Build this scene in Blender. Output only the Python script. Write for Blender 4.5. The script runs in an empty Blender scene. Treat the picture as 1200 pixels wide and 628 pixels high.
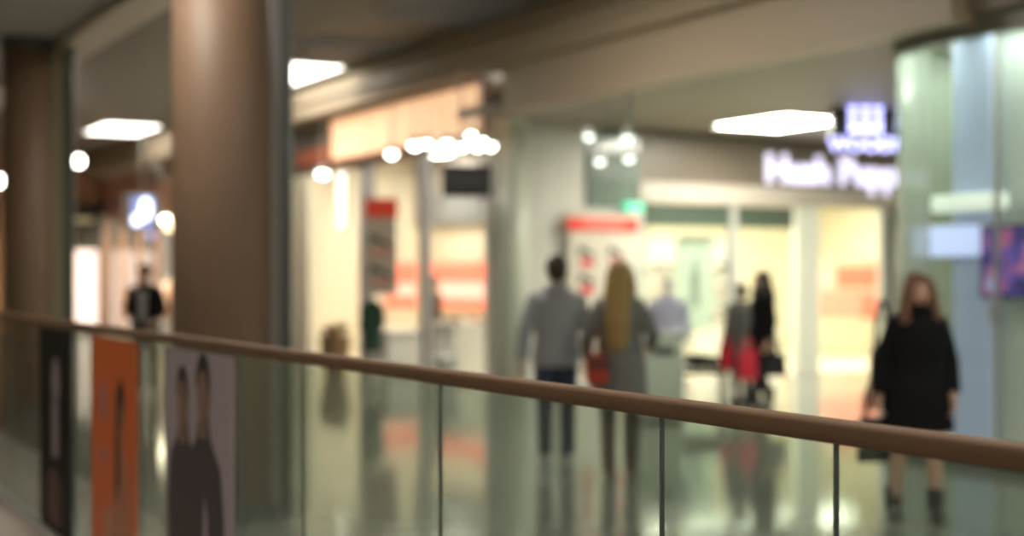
import bpy, bmesh, math, random
from mathutils import Vector, Matrix
random.seed(7)
sc = bpy.context.scene
C = sc.collection
PI = math.pi
R = math.radians

# ------------------------------------------------------------------ camera
# World axes: +X points across the mall walkway towards the shops, +Y runs along it.
YAW = 29.156
FPX = 1666.67
cam_d = bpy.data.cameras.new('camera')
cam = bpy.data.objects.new('camera', cam_d); C.objects.link(cam)
cam.location = (0, 0, 1.6)
cam.rotation_euler = (R(90), 0, R(-YAW))
cam_d.sensor_width = 36; cam_d.lens = 50; cam_d.shift_y = 0.0075
cam_d.clip_start = 0.05; cam_d.clip_end = 200
cam_d.dof.use_dof = True
cam_d.dof.focus_distance = 2.7
cam_d.dof.aperture_fstop = 1.65
sc.camera = cam

# ------------------------------------------------------------------ light
w = bpy.data.worlds.new('mall_ambient'); sc.world = w; w.use_nodes = True
w.node_tree.nodes['Background'].inputs[0].default_value = (1.0, 0.86, 0.68, 1)
w.node_tree.nodes['Background'].inputs[1].default_value = 0.35
sc.view_settings.view_transform = 'Standard'
sc.view_settings.look = 'None'
sc.view_settings.gamma = 1
sc.view_settings.use_curve_mapping = False
sc.view_settings.exposure = 0.35
sc.cycles.max_bounces = 8
sc.cycles.transparent_max_bounces = 16
sc.cycles.sample_clamp_indirect = 6
sc.cycles.use_denoising = True

CEIL_E = 13.0      # walkway ceiling panels
SHOP_E = 15.0       # panels inside the shops

# ------------------------------------------------------------------ helpers
CY, SY = math.cos(R(YAW)), math.sin(R(YAW))
def at(px, d, z=0.0):
    """point at distance d along the view axis, in the direction of photo column px"""
    xc = (px - 600) / FPX * d
    return Vector((CY * xc + SY * d, -SY * xc + CY * d, z))
def zz(py, d):
    return 1.6 + (323 - py) * d / FPX

_m = {}
def mat(name, col, rough=0.6, metal=0.0, emit=0.0, ecol=None, spec=0.5, noise=0.0, nscale=8.0, stretch=None, bump=0.0):
    if name in _m: return _m[name]
    m = bpy.data.materials.new(name); m.use_nodes = True
    nt = m.node_tree; b = nt.nodes['Principled BSDF']
    b.inputs['Base Color'].default_value = (*col, 1)
    b.inputs['Roughness'].default_value = rough
    b.inputs['Metallic'].default_value = metal
    b.inputs['Specular IOR Level'].default_value = spec
    if emit:
        b.inputs['Emission Color'].default_value = (*(ecol or col), 1)
        b.inputs['Emission Strength'].default_value = emit
    if noise or bump:
        tc = nt.nodes.new('ShaderNodeTexCoord'); mp = nt.nodes.new('ShaderNodeMapping')
        if stretch: mp.inputs['Scale'].default_value = stretch
        nz = nt.nodes.new('ShaderNodeTexNoise'); nz.inputs['Scale'].default_value = nscale
        nz.inputs['Detail'].default_value = 5
        nt.links.new(tc.outputs['Object'], mp.inputs[0]); nt.links.new(mp.outputs[0], nz.inputs['Vector'])
        if noise:
            mx = nt.nodes.new('ShaderNodeMix'); mx.data_type = 'RGBA'
            mx.inputs[6].default_value = (*[max(0, c * (1 - noise)) for c in col], 1)
            mx.inputs[7].default_value = (*[min(1, c * (1 + noise)) for c in col], 1)
            nt.links.new(nz.outputs['Fac'], mx.inputs[0]); nt.links.new(mx.outputs[2], b.inputs['Base Color'])
        if bump:
            bp = nt.nodes.new('ShaderNodeBump'); bp.inputs['Strength'].default_value = bump
            nt.links.new(nz.outputs['Fac'], bp.inputs['Height']); nt.links.new(bp.outputs[0], b.inputs['Normal'])
    _m[name] = m
    return m
def glass(name, tint, refl=1.0, haze=0.0, hazecol=(0.5, 0.55, 0.5)):
    if name in _m: return _m[name]
    m = bpy.data.materials.new(name); m.use_nodes = True
    nt = m.node_tree; nt.nodes.clear()
    out = nt.nodes.new('ShaderNodeOutputMaterial')
    tr = nt.nodes.new('ShaderNodeBsdfTransparent'); tr.inputs[0].default_value = (*tint, 1)
    gl = nt.nodes.new('ShaderNodeBsdfGlossy'); gl.inputs['Roughness'].default_value = 0.02
    lw = nt.nodes.new('ShaderNodeLayerWeight'); lw.inputs[0].default_value = 0.5
    pw5 = nt.nodes.new('ShaderNodeMath'); pw5.operation = 'POWER'; pw5.inputs[1].default_value = 5
    fr = nt.nodes.new('ShaderNodeMath'); fr.operation = 'MULTIPLY_ADD'; fr.inputs[1].default_value = 0.96; fr.inputs[2].default_value = 0.04
    nt.links.new(lw.outputs['Facing'], pw5.inputs[0]); nt.links.new(pw5.outputs[0], fr.inputs[0])
    ml = nt.nodes.new('ShaderNodeMath'); ml.operation = 'MULTIPLY'; ml.inputs[1].default_value = refl; ml.use_clamp = True
    mx = nt.nodes.new('ShaderNodeMixShader')
    nt.links.new(fr.outputs[0], ml.inputs[0]); nt.links.new(ml.outputs[0], mx.inputs[0])
    base = tr
    if haze:
        df0 = nt.nodes.new('ShaderNodeBsdfDiffuse'); df0.inputs[0].default_value = (*hazecol, 1)
        tl = nt.nodes.new('ShaderNodeBsdfTranslucent'); tl.inputs[0].default_value = (*hazecol, 1)
        df = nt.nodes.new('ShaderNodeMixShader'); df.inputs[0].default_value = 0.4
        nt.links.new(df0.outputs[0], df.inputs[1]); nt.links.new(tl.outputs[0], df.inputs[2])
        m2 = nt.nodes.new('ShaderNodeMixShader'); m2.inputs[0].default_value = haze
        nt.links.new(tr.outputs[0], m2.inputs[1]); nt.links.new(df.outputs[0], m2.inputs[2]); base = m2
    nt.links.new(base.outputs[0], mx.inputs[1]); nt.links.new(gl.outputs[0], mx.inputs[2])
    nt.links.new(mx.outputs[0], out.inputs[0])
    _m[name] = m
    return m

def bx(bm, x0, x1, y0, y1, z0, z1, mi=0):
    vs = [bm.verts.new((x, y, z)) for x in (x0, x1) for y in (y0, y1) for z in (z0, z1)]
    for f in ((0, 1, 3, 2), (4, 6, 7, 5), (0, 4, 5, 1), (2, 3, 7, 6), (0, 2, 6, 4), (1, 5, 7, 3)):
        bm.faces.new([vs[i] for i in f]).material_index = mi
    return vs
def box(x0, x1, y0, y1, z0, z1, bev=0.0):
    bm = bmesh.new(); bx(bm, min(x0, x1), max(x0, x1), min(y0, y1), max(y0, y1), min(z0, z1), max(z0, z1))
    if bev:
        bmesh.ops.bevel(bm, geom=bm.edges[:], offset=bev, segments=3, affect='EDGES', profile=0.5)
    bmesh.ops.recalc_face_normals(bm, faces=bm.faces[:])
    return bm
def tube(bm, pts, rad, seg=12):
    pts = [Vector(p) for p in pts]
    if not isinstance(rad, (list, tuple)): rad = [rad] * len(pts)
    t0 = (pts[1] - pts[0]).normalized()
    up = Vector((0, 0, 1)) if abs(t0.z) < 0.9 else Vector((0, 1, 0))
    a = t0.cross(up).normalized()
    rings = []
    for i, p in enumerate(pts):
        if i == 0: t = t0
        elif i == len(pts) - 1: t = (pts[i] - pts[i - 1]).normalized()
        else: t = ((pts[i + 1] - p).normalized() + (p - pts[i - 1]).normalized()).normalized()
        a = (a - t * a.dot(t)).normalized(); b = t.cross(a)
        r = rad[i]
        rings.append([bm.verts.new(p + (a * math.cos(k * 2 * PI / seg) + b * math.sin(k * 2 * PI / seg)) * r) for k in range(seg)])
    for q in range(len(rings) - 1):
        for k in range(seg):
            bm.faces.new((rings[q][k], rings[q][(k + 1) % seg], rings[q + 1][(k + 1) % seg], rings[q + 1][k]))
    bm.faces.new(rings[0][::-1]); bm.faces.new(rings[-1])
def loft(bm, secs, seg=20):
    """stack of horizontal ellipses (cx, cy, z, rx, ry)"""
    rings = []
    for cx, cy, z, rx, ry in secs:
        rings.append([bm.verts.new((cx + rx * math.cos(k * 2 * PI / seg), cy + ry * math.sin(k * 2 * PI / seg), z)) for k in range(seg)])
    for q in range(len(rings) - 1):
        for k in range(seg):
            bm.faces.new((rings[q][k], rings[q][(k + 1) % seg], rings[q + 1][(k + 1) % seg], rings[q + 1][k]))
    bm.faces.new(rings[0][::-1]); bm.faces.new(rings[-1])
def ell(bm, c, r, rot=None, u=16, v=12):
    M = Matrix.Translation(c) @ (rot.to_4x4() if rot else Matrix.Identity(4)) @ Matrix.Diagonal((*r, 1))
    bmesh.ops.create_uvsphere(bm, u_segments=u, v_segments=v, radius=1, matrix=M)
def poly(bm, pts, y0, y1):
    """outline in x,z extruded from y0 to y1"""
    a = [bm.verts.new((x, y0, z)) for x, z in pts]; b = [bm.verts.new((x, y1, z)) for x, z in pts]
    n = len(pts)
    bm.faces.new(a); bm.faces.new(b[::-1])
    for i in range(n): bm.faces.new((a[i], b[i], b[(i + 1) % n], a[(i + 1) % n]))
def new_obj(name, me, m, parent):
    o = bpy.data.objects.new(name, me); C.objects.link(o)
    if m: me.materials.append(m)
    if parent: o.parent = parent
    return o
def obj(name, bm, m, parent=None, smooth=False):
    bmesh.ops.recalc_face_normals(bm, faces=bm.faces[:])
    me = bpy.data.meshes.new(name); bm.to_mesh(me); bm.free()
    if smooth:
        for p in me.polygons: p.use_smooth = True
    return new_obj(name, me, m, parent)
def fused(name, bm, m, parent, voxel=0.012, it=3):
    """union of overlapping closed shapes as one continuous smooth surface"""
    bmesh.ops.recalc_face_normals(bm, faces=bm.faces[:])
    me = bpy.data.meshes.new(name); bm.to_mesh(me); bm.free()
    t = bpy.data.objects.new(name + '_tmp', me); C.objects.link(t)
    md = t.modifiers.new('r', 'REMESH'); md.mode = 'VOXEL'; md.voxel_size = voxel
    ms = t.modifiers.new('s', 'SMOOTH'); ms.iterations = it; ms.factor = 0.5
    dg = bpy.context.evaluated_depsgraph_get()
    me2 = bpy.data.meshes.new_from_object(t.evaluated_get(dg))
    bpy.data.objects.remove(t); me2.name = name
    for p in me2.polygons: p.use_smooth = True
    me2.materials.clear()
    return new_obj(name, me2, m, parent)
def struct(name, bm, m, smooth=False):
    o = obj(name, bm, m, None, smooth); o['kind'] = 'structure'; return o
def tag(o, label, cat, group=None, kind=None):
    o['label'] = label; o['category'] = cat
    if group: o['group'] = group
    if kind: o['kind'] = kind
    return o
def thing(name, label, cat, loc=(0, 0, 0), rz=0.0, group=None):
    o = bpy.data.objects.new(name, None); C.objects.link(o); o.empty_display_size = 0.1
    o.location = loc; o.rotation_euler = (0, 0, rz)
    return tag(o, label, cat, group)
def text_obj(name, s, size, depth, m, parent, x=0, y=0, z=0, bold=0.0, align='CENTER'):
    cu = bpy.data.curves.new(name, 'FONT'); cu.body = s; cu.size = size; cu.extrude = depth; cu.offset = bold
    cu.align_x = align; cu.resolution_u = 3
    t = bpy.data.objects.new(name + '_tmp', cu); C.objects.link(t)
    dg = bpy.context.evaluated_depsgraph_get()
    me = bpy.data.meshes.new_from_object(t.evaluated_get(dg)); bpy.data.objects.remove(t)
    for v in me.vertices:
        a, b, c = v.co; v.co = (a + x, -c + y, b + z)
    me.materials.clear()
    return new_obj(name, me, m, parent)
def dup(root, loc, rz=None, label=None, group=None):
    r = root.copy(); C.objects.link(r); r.location = loc
    if rz is not None: r.rotation_euler = (0, 0, rz)
    if label: r['label'] = label
    if group: r['group'] = group
    for ch in list(root.children):
        c = ch.copy(); C.objects.link(c); c.parent = r
        for g in list(ch.children):
            d = g.copy(); C.objects.link(d); d.parent = c
    return r

# ------------------------------------------------------------------ materials
M_beige = mat('beige_plaster', (0.42, 0.34, 0.24), 0.7)
M_beige2 = mat('beige_gloss_soffit', (0.50, 0.41, 0.30), 0.45)
M_dark = mat('dark_metal_ceiling', (0.13, 0.105, 0.07), 0.55)
M_grey = mat('grey_ceiling', (0.46, 0.42, 0.41), 0.7)
M_cream = mat('cream_wall', (0.80, 0.74, 0.58), 0.6)
M_palegreen = mat('pale_green_panel', (0.64, 0.68, 0.58), 0.28)
M_mauve = mat('pale_grey_wall', (0.66, 0.65, 0.60), 0.3)
M_brownfascia = mat('brown_grey_fascia', (0.155, 0.13, 0.10), 0.4)
M_lintel = mat('pale_lintel', (0.50, 0.46, 0.40), 0.4)
M_alu = mat('brushed_aluminium', (0.55, 0.56, 0.54), 0.35, 0.6)
M_slate = mat('slate_grey', (0.20, 0.21, 0.21), 0.6)
M_black = mat('black_plastic', (0.012, 0.012, 0.013), 0.4)
M_white = mat('white_lacquer', (0.78, 0.78, 0.75), 0.4)
M_terracotta = mat('warm_brown_wall', (0.42, 0.22, 0.13), 0.6)
M_steel = mat('dark_steel', (0.10, 0.115, 0.11), 0.35, 0.4)
M_lamp2 = mat('far_lamp_diffuser', (1, 0.97, 0.9), 0.5, emit=6, ecol=(1, 0.95, 0.84))
M_lamp = mat('lamp_diffuser', (1, 0.97, 0.9), 0.5, emit=CEIL_E, ecol=(1, 0.93, 0.80))
M_shoplamp = mat('shop_lamp_diffuser', (1, 0.97, 0.9), 0.5, emit=SHOP_E, ecol=(1, 0.95, 0.82))
M_shoplamp2 = mat('bright_shop_lamp', (1, 0.97, 0.9), 0.5, emit=26, ecol=(1, 0.95, 0.82))
M_spot = mat('spot_bulb', (1, 1, 1), 0.5, emit=13, ecol=(1, 0.97, 0.88))
M_led = mat('lilac_led', (0.8, 0.82, 1), 0.5, emit=2.2, ecol=(0.42, 0.42, 1.0))
M_ledw = mat('pale_lilac_led', (0.8, 0.82, 1), 0.5, emit=1.0, ecol=(0.78, 0.72, 1.0))
M_peach = mat('peach_cove_glow', (0.9, 0.6, 0.4), 0.5, emit=0.75, ecol=(1.0, 0.60, 0.33))  # warm cove uplight put into the panel as its own glow
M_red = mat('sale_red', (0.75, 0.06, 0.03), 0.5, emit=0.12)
M_pinkred = mat('coral_glow_panel', (0.60, 0.10, 0.05), 0.5, emit=0.62, ecol=(1.0, 0.33, 0.20))  # glow added so the coral is not washed out by the shop lamps
M_pinkpale = mat('pale_pink_glow_panel', (0.65, 0.36, 0.27), 0.5, emit=0.6, ecol=(1.0, 0.74, 0.60))  # same added glow in a paler tone
M_skin = mat('skin', (0.56, 0.34, 0.24), 0.5)
M_eye = mat('eye_dark', (0.03, 0.02, 0.02), 0.2)
M_lip = mat('lips', (0.42, 0.14, 0.12), 0.4)

# floor: polished stone tiles
def floor_mat(name, c1, c2, rough, spec=0.5, size=0.6):
    m = bpy.data.materials.new(name); m.use_nodes = True; nt = m.node_tree; b = nt.nodes['Principled BSDF']
    tc = nt.nodes.new('ShaderNodeTexCoord')
    br = nt.nodes.new('ShaderNodeTexBrick'); br.offset = 0
    br.inputs['Scale'].default_value = 1.0; br.inputs['Brick Width'].default_value = size; br.inputs['Row Height'].default_value = size
    br.inputs['Mortar Size'].default_value = 0.004
    br.inputs['Color1'].default_value = (*c1, 1); br.inputs['Color2'].default_value = (*c2, 1)
    br.inputs['Mortar'].default_value = (*[c * 0.6 for c in c1], 1)
    nt.links.new(tc.outputs['Object'], br.inputs['Vector'])
    nz = nt.nodes.new('ShaderNodeTexNoise'); nz.inputs['Scale'].default_value = 1.3; nz.inputs['Detail'].default_value = 6
    nt.links.new(tc.outputs['Object'], nz.inputs['Vector'])
    mr = nt.nodes.new('ShaderNodeMapRange'); mr.inputs['To Min'].default_value = rough * 0.7; mr.inputs['To Max'].default_value = rough * 1.3
    nt.links.new(nz.outputs['Fac'], mr.inputs['Value']); nt.links.new(mr.outputs[0], b.inputs['Roughness'])
    nt.links.new(br.outputs['Color'], b.inputs['Base Color'])
    b.inputs['Specular IOR Level'].default_value = spec
    return m
M_floor = floor_mat('polished_grey_green_tiles', (0.21, 0.215, 0.19), (0.245, 0.245, 0.215), 0.08)
M_shopfloor = floor_mat('cream_shop_tiles', (0.75, 0.70, 0.52), (0.78, 0.72, 0.55), 0.35)

# ------------------------------------------------------------------ structure
struct('floor', box(-6, 22, -5, 48, -0.3, 0), M_floor)
struct('floor', box(12.46, 21.2, 18.05, 24.4, 0.002, 0.012), M_shopfloor)
struct('floor', box(9.5, 12.29, 18.1, 25.99, 0.002, 0.012), M_shopfloor)

# ceilings
struct('ceiling', box(-6, 3.4, -5, 48, 4.32, 4.6), M_grey)
struct('trim_1', box(3.4, 3.85, -5, 48, 4.22, 5.2), M_beige2)                 # beam beside the raised ceiling
def slat_ceiling(x0, x1, y0, y1, z):
    bm = bmesh.new(); bx(bm, x0, x1, y0, y1, z + 0.04, z + 0.25)
    y = y0
    while y < y1:
        bx(bm, x0, x1, y, y + 0.26, z, z + 0.045); y += 0.3
    return bm
struct('ceiling', slat_ceiling(3.85, 8.8, -5, 40, 4.9), M_dark)
struct('trim_2', box(8.8, 9.15, -5, 40, 4.32, 5.2), M_beige)                  # upper fascia band
struct('trim_2', box(8.74, 8.8, -5, 40, 4.55, 4.60), M_beige2)
struct('trim_3', box(8.95, 9.22, 8.55, 16.3, 3.72, 4.32), M_beige2)           # beam over the court opening
struct('ceiling', box(9.15, 21.5, 8.0, 18.0, 3.80, 3.95), mat('court_ceiling', (0.30, 0.26, 0.20), 0.5))
struct('ceiling', box(9.05, 14.6, 18.0, 40, 4.25, 4.4), M_beige)
struct('ceiling', box(9.43, 12.4, 18.06, 26.0, 3.90, 4.0), mat('shop_ceiling', (0.42, 0.38, 0.33), 0.6))
struct('ceiling', box(12.46, 21.3, 18.05, 24.4, 3.3, 3.4), M_cream)

# far walls and sides
struct('wall_far', box(-6, 9.3, 40.0, 40.3, 0, 5.2), M_terracotta)
struct('wall_left', box(-6.3, -6, -5, 48, 0, 5), M_cream)
# cross wall facing the camera between the shops (pale block)
struct('wall_back', box(9.62, 12.15, 17.84, 18.04, 0, 3.80), M_mauve)
struct('trim_4', box(12.15, 17.9, 17.84, 18.02, 3.02, 3.80), M_brownfascia)
struct('trim_5', box(12.15, 17.9, 17.80, 18.02, 2.72, 3.02), M_lintel)
struct('trim_6', box(17.4, 21.5, 17.84, 18.04, 0, 3.80), M_brownfascia)
struct('wall_back', box(12.46, 21.3, 24.4, 24.6, 0, 3.4), M_cream)
struct('wall_right', box(21.2, 21.5, 8, 24.5, 0, 3.9), M_cream)
struct('wall_back', box(9.35, 14.6, 26.0, 26.2, 0, 4.3), M_cream)
struct('wall_back', box(12.3, 12.45, 18.06, 25.99, 0, 2.56), M_cream)
struct('wall_back', box(12.25, 12.45, 18.06, 26.0, 2.56, 3.9), M_slate if False else mat('grey_upper_wall', (0.33, 0.30, 0.27), 0.6))
# facade along the walkway, beyond the court
struct('trim_7', box(9.28, 9.42, 18.04, 26.3, 3.42, 4.25), M_brownfascia)
struct('wall_right', box(9.3, 9.6, 24.35, 26.6, 0, 4.3), M_cream)
struct('wall_right', box(9.3, 9.5, 26.6, 33.8, 3.1, 4.3), M_terracotta)
struct('wall_right', box(9.3, 9.5, 33.8, 40, 3.25, 4.9), M_terracotta)
struct('wall_right', box(9.5, 11.5, 33.7, 34.0, 0, 3.3), M_cream)
struct('wall_right', box(11.5, 11.7, 26.2, 40, 0, 3.3), M_cream)
struct('ceiling', box(9.5, 11.6, 26.2, 40, 3.1, 3.25), M_cream)

# kerb under the balustrade
struct('trim_8', box(0.9, 1.67, -3, 20, 0, 0.15, 0.008), mat('pale_stone_kerb', (0.42, 0.36, 0.32), 0.5))

# glass shop on the right: curved corner
def outline(r_off):
    cx, cy, r = 10.29, 9.12, 1.0 + r_off
    pts = [(9.29 - r_off, -3.0), (9.29 - r_off, 9.12)]
    for k in range(1, 13):
        a = PI - k * (PI / 2) / 12
        pts.append((cx + r * math.cos(a), cy + r * math.sin(a)))
    pts.append((21.2, 10.12 + r_off))
    return pts
def ribbon(off0, off1, z0, z1, i0=0, i1=15):
    bm = bmesh.new()
    A, B = outline(off0)[i0:i1], outline(off1)[i0:i1]
    rows = [[bm.verts.new((x, y, z)) for x, y in P] for P, z in ((A, z0), (A, z1), (B, z1), (B, z0))]
    n = len(A)
    for i in range(n - 1):
        for q in range(4):
            bm.faces.new((rows[q][i], rows[q][i + 1], rows[(q + 1) % 4][i + 1], rows[(q + 1) % 4][i]))
    bm.faces.new([rows[q][0] for q in range(4)]); bm.faces.new([rows[q][-1] for q in range(4)][::-1])
    return bm
struct('trim_9', ribbon(-0.12, 0.05, 3.84, 4.35), mat('dark_header', (0.07, 0.065, 0.05), 0.5))
struct('trim_10', ribbon(-0.05, 0.03, 0.0, 0.12), M_steel)
struct('trim_9', ribbon(-0.06, 0.025, 3.62, 3.84), mat('olive_header_rail', (0.20, 0.20, 0.16), 0.4))
struct('window_1', ribbon(-0.012, 0.0, 0.12, 3.74, 0, 2), glass('shop_glass', (0.95, 0.975, 0.955), 0.9))
struct('window_10', ribbon(-0.012, 0.0, 0.12, 3.74, 1, 15), glass('hazed_shop_glass', (0.92, 0.96, 0.93), 0.9, haze=0.42, hazecol=(0.62, 0.67, 0.58)))  # pale haze mixed into the curved pane to give its milky tone
struct('wall_right', ribbon(-0.62, -0.55, 0.0, 3.84), mat('frosted_backing', (0.66, 0.70, 0.62), 0.7))
struct('floor', ribbon(-0.55, -0.05, 0.02, 0.06), M_lintel)
struct('ceiling', ribbon(-0.55, -0.06, 3.79, 3.83), M_lintel)
for k, uy in enumerate((8.37, 5.2, 2.3)):
    struct('trim_11', box(9.27, 9.31, uy - 0.02, uy + 0.02, 0.12, 3.74), M_alu)
bm = bmesh.new(); tube(bm, [(9.27, 8.37, 1.28), (9.24, 8.37, 1.28)], 0.02); bx(bm, 9.225, 9.245, 8.35, 8.39, 1.2, 1.36)
tag(obj('door_handle', bm, M_alu), 'small metal handle on the vertical glass joint right of the woman in black', 'handle')

# ------------------------------------------------------------------ balustrade
M_rail = mat('oiled_wood', (0.14, 0.075, 0.036), 0.65, noise=0.25, nscale=14, stretch=(3, 0.25, 3))
M_bglass = glass('balustrade_glass', (0.84, 0.90, 0.86), 1.0, haze=0.05, hazecol=(0.45, 0.50, 0.44))
bal = thing('balustrade', 'long frameless glass balustrade with a brown wooden handrail crossing the whole view', 'balustrade', (1.6, 0, 0))
bm = box(-0.024, 0.024, -2.5, 19.5, 1.326, 1.364, 0.009); obj('handrail', bm, M_rail, bal, True)
edges = [-2.2, -1.2, -0.2, 0.8, 1.777, 2.27, 3.24, 4.21, 4.80, 5.78, 6.15, 7.1, 7.45, 8.35, 9.3, 10.3, 11.3, 12.3, 13.3, 14.3, 15.3, 16.3, 17.3, 18.3, 19.3]
for a, b in zip(edges[:-1], edges[1:]):
    g = obj('glass_panel', box(-0.004, 0.004, a + 0.003, b - 0.004, 0.155, 1.325), M_bglass, bal)
M_gedge = mat('dark_glass_edge', (0.13, 0.16, 0.155), 0.4)
for a in edges[4:]:
    obj('panel_joint', box(-0.0045, 0.0045, a - 0.0025, a + 0.0025, 0.155, 1.325), M_gedge, bal)
obj('base_channel', box(-0.03, 0.03, -2.5, 19.5, 0.15, 0.21, 0.004), M_alu, bal)

# posters fixed to the balustrade glass; local +x = width, -y faces the viewer
def silhouette(cx, head_z, s, kind='bust'):
    """shoulder-and-torso outline under a head of size s"""
    w_ = s
    return [(cx - 1.25 * w_, 0.0), (cx - 1.25 * w_, head_z - 2.1 * w_), (cx - 1.05 * w_, head_z - 1.35 * w_), (cx - 0.45 * w_, head_z - 0.95 * w_),
            (cx - 0.25 * w_, head_z - 0.5 * w_), (cx + 0.25 * w_, head_z - 0.5 * w_), (cx + 0.45 * w_, head_z - 0.95 * w_),
            (cx + 1.05 * w_, head_z - 1.35 * w_), (cx + 1.25 * w_, head_z - 2.1 * w_), (cx + 1.25 * w_, 0.0)]
def oval(cx, cz, rx, rz, n=20):
    return [(cx + rx * math.cos(k * 2 * PI / n), cz + rz * math.sin(k * 2 * PI / n)) for k in range(n)]
RZF = R(-90)   # things that face the walkway
def rail_poster(label, u0, u1, bgm):
    t = thing('poster', label, 'poster', (1.6 - 0.012, (u0 + u1) / 2, 0.21), RZF)
    w_ = u1 - u0
    obj('sheet', box(-w_ / 2, w_ / 2, -0.002, 0.002, 0.0, 1.10), bgm, t)
    return t, w_
# grey poster with two men
t, pw = rail_poster('lilac-grey poster of two men in dark suits on the balustrade glass', 4.86, 5.72, mat('lilac_paper', (0.36, 0.30, 0.33), 0.5))
M_suitp = mat('printed_dark_suit', (0.055, 0.04, 0.045), 0.6); M_faceP = mat('printed_skin', (0.24, 0.14, 0.10), 0.6); M_hairP = mat('printed_dark_hair', (0.03, 0.02, 0.018), 0.6)
for cx, hz, s in ((-0.19, 0.955, 0.205), (0.08, 1.00, 0.235)):
    bm = bmesh.new(); poly(bm, [(cx + (x - cx) * .82, z) for x, z in silhouette(cx, hz, s)], -0.0035, -0.0021); o = obj('suit_figure', bm, M_suitp, t)
    o.location.y = -0.0015 * (1 if cx > 0 else 0)
    bm = bmesh.new(); poly(bm, oval(cx, hz - 0.045, s * 0.32, s * 0.56), -0.0065, -0.0052); poly(bm, [(cx - 0.04, hz - 0.22), (cx + 0.04, hz - 0.22), (cx + 0.035, hz - 0.08), (cx - 0.035, hz - 0.08)], -0.0062, -0.0051)
    obj('face', bm, M_faceP, t)
    bm = bmesh.new(); hp = [(cx + s * 0.36 * math.cos(a), hz - 0.03 + s * 0.55 * math.sin(a)) for a in [PI * k / 12 for k in range(13)]]
    hp += [(cx + s * 0.28 * math.cos(a), hz - 0.03 + s * 0.30 * math.sin(a)) for a in [PI * k / 12 for k in range(12, -1, -1)]]
    poly(bm, hp, -0.0085, -0.0068); obj('hair', bm, M_hairP, t)
bm = bmesh.new(); poly(bm, [(0.06, 0), (0.16, 0), (0.13, 0.5), (0.10, 0.56)], -0.0075, -0.006); obj('shirt_front', bm, mat('printed_shirt', (0.40, 0.32, 0.38), 0.6), t)
# orange poster
t, pw = rail_poster('bright orange poster with a dark-haired figure on the balustrade glass', 6.20, 7.04, mat('orange_paper', (0.62, 0.12, 0.018), 0.5))
bm = bmesh.new(); poly(bm, [(0.02, 0.0), (0.0, 0.25), (0.05, 0.50), (0.12, 0.62), (0.12, 0.70), (0.2, 0.70), (0.2, 0.62), (0.3, 0.52), (0.34, 0.2), (0.30, 0.0)], -0.004, -0.0021)
obj('figure', bm, mat('printed_tan_figure', (0.42, 0.17, 0.09), 0.6), t)
bm = bmesh.new(); poly(bm, oval(0.16, 0.78, 0.055, 0.085), -0.0055, -0.0042); obj('face', bm, M_faceP, t)
bm = bmesh.new(); poly(bm, [(0.08, 0.35), (0.07, 0.6), (0.09, 0.86), (0.16, 0.93), (0.22, 0.86), (0.22, 0.78), (0.18, 0.85), (0.13, 0.76), (0.14, 0.45)], -0.0075, -0.0058)
obj('hair', bm, M_hairP, t)
bm = bmesh.new(); poly(bm, oval(-0.18, 0.80, 0.075, 0.10), -0.004, -0.0021); obj('printed_motif', bm, mat('printed_mauve_motif', (0.42, 0.16, 0.16), 0.6), t)
bm = bmesh.new(); poly(bm, oval(-0.16, 0.55, 0.06, 0.045), -0.004, -0.0021)
obj('printed_motif', bm, mat('printed_mauve_motif', (0.42, 0.16, 0.16), 0.6), t)
bm = bmesh.new(); poly(bm, [(-0.12, 0.0), (-0.16, 0.28), (-0.05, 0.33), (0.02, 0.18), (0.0, 0.0)], -0.004, -0.0021)
obj('hand_figure', bm, mat('printed_pale_tan', (0.45, 0.22, 0.14), 0.6), t)
# dark poster
t, pw = rail_poster('nearly black poster with a pale upright motif on the balustrade glass', 7.50, 8.32, mat('black_paper', (0.012, 0.012, 0.009), 0.7, spec=.2))
bm = bmesh.new()
poly(bm, oval(0.02, 0.82, 0.09, 0.13), -0.004, -0.0021); poly(bm, [(-0.05, 0.40), (-0.07, 0.70), (0.08, 0.72), (0.09, 0.42)], -0.004, -0.0021)
obj('pale_motif', bm, mat('printed_pale_mauve', (0.30, 0.23, 0.25), 0.6), t)
bm = bmesh.new(); poly(bm, [(-0.2, 0.05), (-0.18, 0.30), (0.0, 0.36), (0.15, 0.28), (0.18, 0.05)], -0.004, -0.0021)
obj('red_motif', bm, mat('printed_maroon', (0.07, 0.028, 0.022), 0.6), t)

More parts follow.
